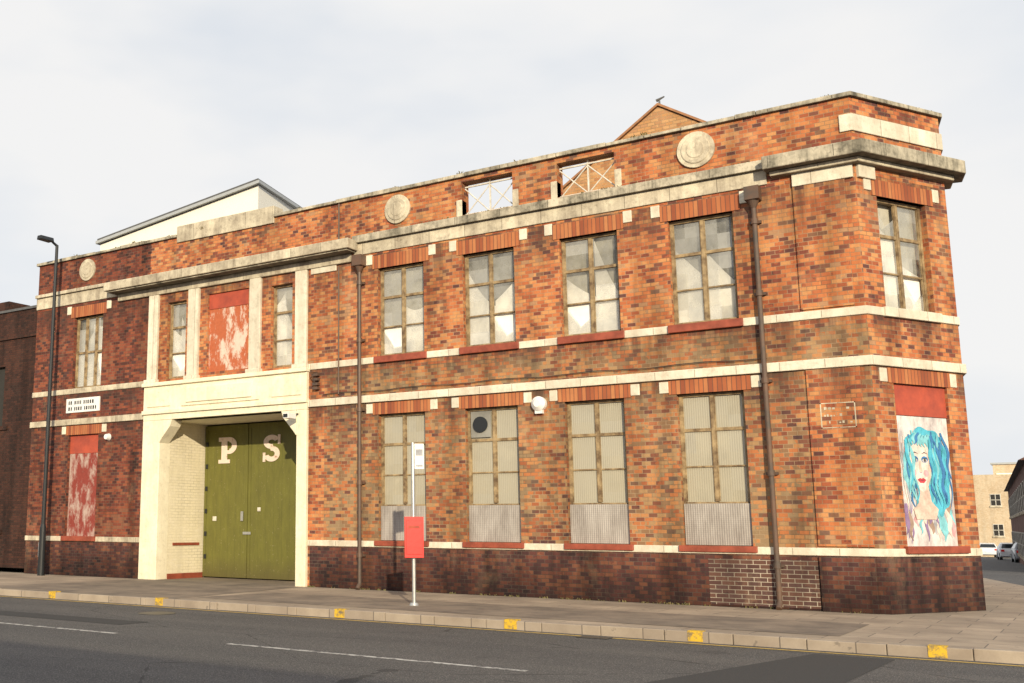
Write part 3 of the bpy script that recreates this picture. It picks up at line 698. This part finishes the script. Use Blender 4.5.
b.add('tarmac',[(-14.5,-4.3,.004),(-9,-4.4,.004),(-3,-4.4,.004),(-3,-2.2,.004),(-14.4,-2.1,.004)],[(0,1,2,3,4)])
b.prism('tarmac',[(GATE[0]+.001,.3),(GATE[1]-.001,.3),(GATE[1]-.001,1.72),(GATE[0]+.001,1.72)],-.02,.003)
b.prism('tarmac',[(GATE[0]+.001,-.3),(GATE[1]-.001,-.3),(GATE[1]-.001,.31),(GATE[0]+.001,.31)],-.02,.006)
b.build('footway_surfacing',recalc=False)
b=Batch(); rk=random.Random(9)
x=-60
while x<cx-.02:
    w=min(.915,cx-x); j=rk.uniform(-.008,.008); zz=.004+rk.uniform(-.006,.008)
    b.prism('kerb',[(x,KY-.14+j),(x+w-.008,KY-.14+j),(x+w-.008,KY),(x,KY)],-.2,zz); x+=w
out=[(cx+(rr+.14)*math.cos(-math.pi/2+math.pi/2*i/8),cy+(rr+.14)*math.sin(-math.pi/2+math.pi/2*i/8)) for i in range(9)]+[(1.34,0)]
inn=arc+[(1.2,0)]
for i in range(len(out)-1):
    b.prism('kerb',[out[i],out[i+1],inn[i+1],inn[i]],-.2,.006)
b.build('kerb',None,.012)
b=Batch()
for x in (-17.9,-14.8,-10.58,-7.43,-4.68,-1.81):
    b.box('yellowk',FA,x-.1,x+.1,KY-.154,KY+.0,-.12,.017)
b.build('kerb_loading_marks')
b=Batch()
z=-.126
b.add('yellow',[(-60,KY-.42,z),(-.9,KY-.42,z),(-.9,KY-.33,z),(-60,KY-.33,z)],[(0,1,2,3)])
for i in range(-8,8):
    x=-9.46+6.37*i; b.add('roadwhite',[(x,-9.2,z),(x+4.25,-9.2,z),(x+4.25,-9.1,z),(x,-9.1,z)],[(0,1,2,3)])
b.build('road_markings',recalc=False)
b=Batch()
b.add('rpatch',[(-4.2,-10.6,z),(-2.4,-10.6,z),(-2.2,-5.5,z),(-3.1,-5.5,z)],[(0,1,2,3)]); b.add('rpatch',[(-19,-8.3,z),(-12.5,-8.2,z),(-12.5,-7.6,z),(-19,-7.7,z)],[(0,1,2,3)])
b.build('road_patches',recalc=False)
b=Batch(); b.cyl('black',(-13.6,-6.3,-.16),(-13.6,-6.3,-.124),.33,.33,28); b.box('black',FA,-6.2,-5.75,-5.5,-5.25,-.16,-.122); b.build('manhole_cover')
b=Batch(); Fw=Frame((0,-22.3),(1,0)); b.box('brick',Fw,-45,30,0,.35,-.2,3.65); b.box('stone',Fw,-45.05,30.05,-.05,.4,3.65,3.75)  # unseen wall behind the camera, added to cast shadow on the near road
b.build('unseen_shadow_wall')
b=Batch(); b.box('pave',FA,-60,60,-22,-15.35,-.3,-.02); b.build('opposite_pavement')

# ================================================================== street furniture
o=empty('street_lamp'); b=Batch(); x,y=-23.85,-.5
b.cyl('black',(x,y,0),(x,y,1.3),.1,.09,18); b.cyl('black',(x,y,1.3),(x,y,1.4),.09,.06,18); b.cyl('black',(x,y,1.4),(x,y,9.35),.06,.045,16)
b.cyl('black',(x,y,9.33),(x-.03,y-.2,9.45),.04,.03,12); b.box('steel',FA,x-.105,x-.085,y-.05,y+.05,.5,.9)
b.build('column',o,smooth=False)
b=Batch(); Fh=Frame((x-.03,y-.18),(1,.0))
vs=[Fh(u,d,zz) for zz,s in ((9.4,1.),(9.52,.75)) for u,d in ((-.13*s,0),(.13*s,0),(.11*s,-.45),(-.11*s,-.45))]
b.add('black',vs,[(0,1,2,3),(4,5,6,7),(0,1,5,4),(1,2,6,5),(2,3,7,6),(3,0,4,7)]); b.build('lantern',o,.02)

o=empty('bus_stop_sign'); b=Batch(); x,y=-10.15,-3.35
b.cyl('steel',(x,y,0),(x,y,2.9),.034,.034,16); b.cyl('steel',(x,y,0),(x,y,.05),.09,.07,16)
b.build('pole',o)
Fg=Frame((x,y),(.8,.6))
b=Batch(); b.box('white',Fg,.03,.2,-.012,.012,2.42,2.88); b.box('mgrey',Fg,.05,.18,-.015,.015,2.66,2.78); b.box('mgrey',Fg,.05,.18,-.015,.015,2.46,2.5); b.build('flag_panel',o,.004)
b=Batch(); b.box('redbox',Fg,-.17,.17,-.11,-.042,.84,1.56); b.box('redbox',Fg,-.14,.14,-.125,-.111,.9,1.5); b.box('steel',Fg,-.05,.05,-.045,.045,1.0,1.04); b.box('steel',Fg,-.05,.05,-.045,.045,1.4,1.44)
b.box('redboard',Fg,-.1,.1,-.13,-.126,1.36,1.4)
b.build('timetable_case',o,.008)

def car(loc,ang,paint,glassm):
    o=empty('parked_car',loc); o.rotation_euler=(0,0,ang)
    b=Batch()
    prof=[(-2.1,.35),(-2.12,.75),(-2.0,.98),(-1.75,1.02),(-1.35,1.42),(-.4,1.5),(.45,1.42),(1.05,1.0),(1.85,.86),(2.1,.66),(2.12,.35),(1.75,.25),(1.62,.5),(1.35,.62),(1.08,.5),(.95,.25),(-.95,.25),(-1.08,.5),(-1.35,.62),(-1.62,.5),(-1.75,.25)]
    n=len(prof); wd=lambda z:.86 if z<1.03 else .66
    vs=[(x,-wd(z),z) for x,z in prof]+[(x,wd(z),z) for x,z in prof]
    b.add(paint,vs,[tuple(range(n)),tuple(range(2*n-1,n-1,-1))]+[(i,i+n,(i+1)%n+n,(i+1)%n) for i in range(n)])
    b.build('body',o,.03)
    b=Batch()
    for s in (-1,1):
        v=[(-1.6,s*.87,1.04),(.9,s*.87,1.04),(.35,s*.70,1.38),(-1.2,s*.70,1.38)]
        b.add(glassm,v,[(0,1,2,3)])
    b.add(glassm,[(-1.76,-.72,1.06),(-1.76,.72,1.06),(-1.4,.6,1.39),(-1.4,-.6,1.39)],[(0,1,2,3)]); b.add(glassm,[(1.03,-.72,1.04),(1.03,.72,1.04),(.5,.6,1.41),(.5,-.6,1.41)],[(0,1,2,3)])
    b.build('windows',o,recalc=False)
    b=Batch()
    for x in (-1.35,1.35):
        for s in (-1,1): b.cyl('black',(x,s*.9,.31),(x,s*.68,.31),.31,.31,20); b.cyl('steel',(x,s*.91,.31),(x,s*.89,.31),.19,.19,14)
    b.box('redbox',FA,-2.14,-2.1,-.8,-.55,.75,.92); b.box('redbox',FA,-2.14,-2.1,.55,.8,.75,.92); b.box('white',FA,-2.15,-2.12,-.26,.26,.5,.62)
    b.box('white',FA,1.95,2.1,-.8,-.5,.66,.78); b.box('white',FA,1.95,2.1,.5,.8,.66,.78)
    b.build('wheels_and_lights',o)
M['cwhite']=plain('car_paint_white',(.75,.76,.78),.25,.05); M['cgrey']=plain('car_paint_grey',(.3,.31,.33),.25,.05); M['cglass']=plain('car_glass',(.02,.025,.03),.08,.1)
for (x,y,pm) in ((-7.3,92,'cwhite'),(-10.6,112,'cwhite'),(-5.2,76,'cgrey')):
    car((x,y,gz(y)),math.radians(98),pm,'cglass')

# ================================================================== light, sky, camera
el,az=math.radians(15.5),math.radians(37)
sd=Vector((math.sin(az)*math.cos(el),-math.cos(az)*math.cos(el),math.sin(el)))
l=bpy.data.lights.new('sun','SUN'); l.energy=5.0; l.angle=math.radians(.6); l.color=(1,.86,.62)
lo=bpy.data.objects.new('sun',l); COL.objects.link(lo); lo.rotation_euler=(-sd).to_track_quat('-Z','Y').to_euler()
w=bpy.data.worlds.new('World'); S.world=w; w.use_nodes=True; t=w.node_tree; t.nodes.clear()
out=t.nodes.new('ShaderNodeOutputWorld'); sky=t.nodes.new('ShaderNodeTexSky'); sky.sky_type='NISHITA'; sky.sun_disc=False; sky.sun_elevation=el; sky.sun_rotation=math.pi-az
b1=t.nodes.new('ShaderNodeBackground'); b1.inputs[1].default_value=.14; t.links.new(sky.outputs[0],b1.inputs[0])
tc=t.nodes.new('ShaderNodeTexCoord'); mp_=t.nodes.new('ShaderNodeMapping'); mp_.inputs['Scale'].default_value=(1,1,2.6); t.links.new(tc.outputs['Generated'],mp_.inputs[0])
nz=t.nodes.new('ShaderNodeTexNoise'); nz.inputs['Scale'].default_value=1.5; nz.inputs['Detail'].default_value=5; nz.inputs['Roughness'].default_value=.5; t.links.new(mp_.outputs[0],nz.inputs[0])
# cloud is whiter towards -X (west), bluer towards +X : real direction-based variation
sx=t.nodes.new('ShaderNodeSeparateXYZ'); t.links.new(tc.outputs['Generated'],sx.inputs[0])
ma=t.nodes.new('ShaderNodeMath'); ma.operation='MULTIPLY_ADD'; ma.inputs[1].default_value=-.13; t.links.new(sx.outputs[0],ma.inputs[0]); t.links.new(nz.outputs[0],ma.inputs[2])
cr=t.nodes.new('ShaderNodeValToRGB'); cr.color_ramp.elements[0].position=.38; cr.color_ramp.elements[0].color=(.69,.75,.83,1); cr.color_ramp.elements[1].position=.62; cr.color_ramp.elements[1].color=(.91,.905,.90,1); t.links.new(ma.outputs[0],cr.inputs[0])
b2=t.nodes.new('ShaderNodeBackground'); b2.inputs[1].default_value=1.0; t.links.new(cr.outputs[0],b2.inputs[0])
cf=t.nodes.new('ShaderNodeValToRGB'); cf.color_ramp.elements[0].position=.3; cf.color_ramp.elements[0].color=(.8,)*3+(1,); cf.color_ramp.elements[1].position=.52; cf.color_ramp.elements[1].color=(.98,)*3+(1,); t.links.new(nz.outputs[0],cf.inputs[0])
mx=t.nodes.new('ShaderNodeMixShader'); t.links.new(cf.outputs[0],mx.inputs[0]); t.links.new(b1.outputs[0],mx.inputs[1]); t.links.new(b2.outputs[0],mx.inputs[2]); t.links.new(mx.outputs[0],out.inputs[0])

cam=bpy.data.cameras.new('camera'); co=bpy.data.objects.new('camera',cam); COL.objects.link(co)
R_=Vector((.80782,.58941,.00497)); U_=Vector((.09646,-.14042,.98540)); Bk=Vector((.58148,-.79555,-.17025))
m=Matrix(((R_.x,U_.x,Bk.x,0),(R_.y,U_.y,Bk.y,-20),(R_.z,U_.z,Bk.z,1.41),(0,0,0,1)))
co.matrix_world=m; cam.sensor_width=36; cam.lens=37.3; cam.shift_x=.1836; cam.clip_end=3000; cam.clip_start=.1
S.camera=co
S.view_settings.view_transform='Standard'; S.view_settings.look='None'; S.view_settings.exposure=0
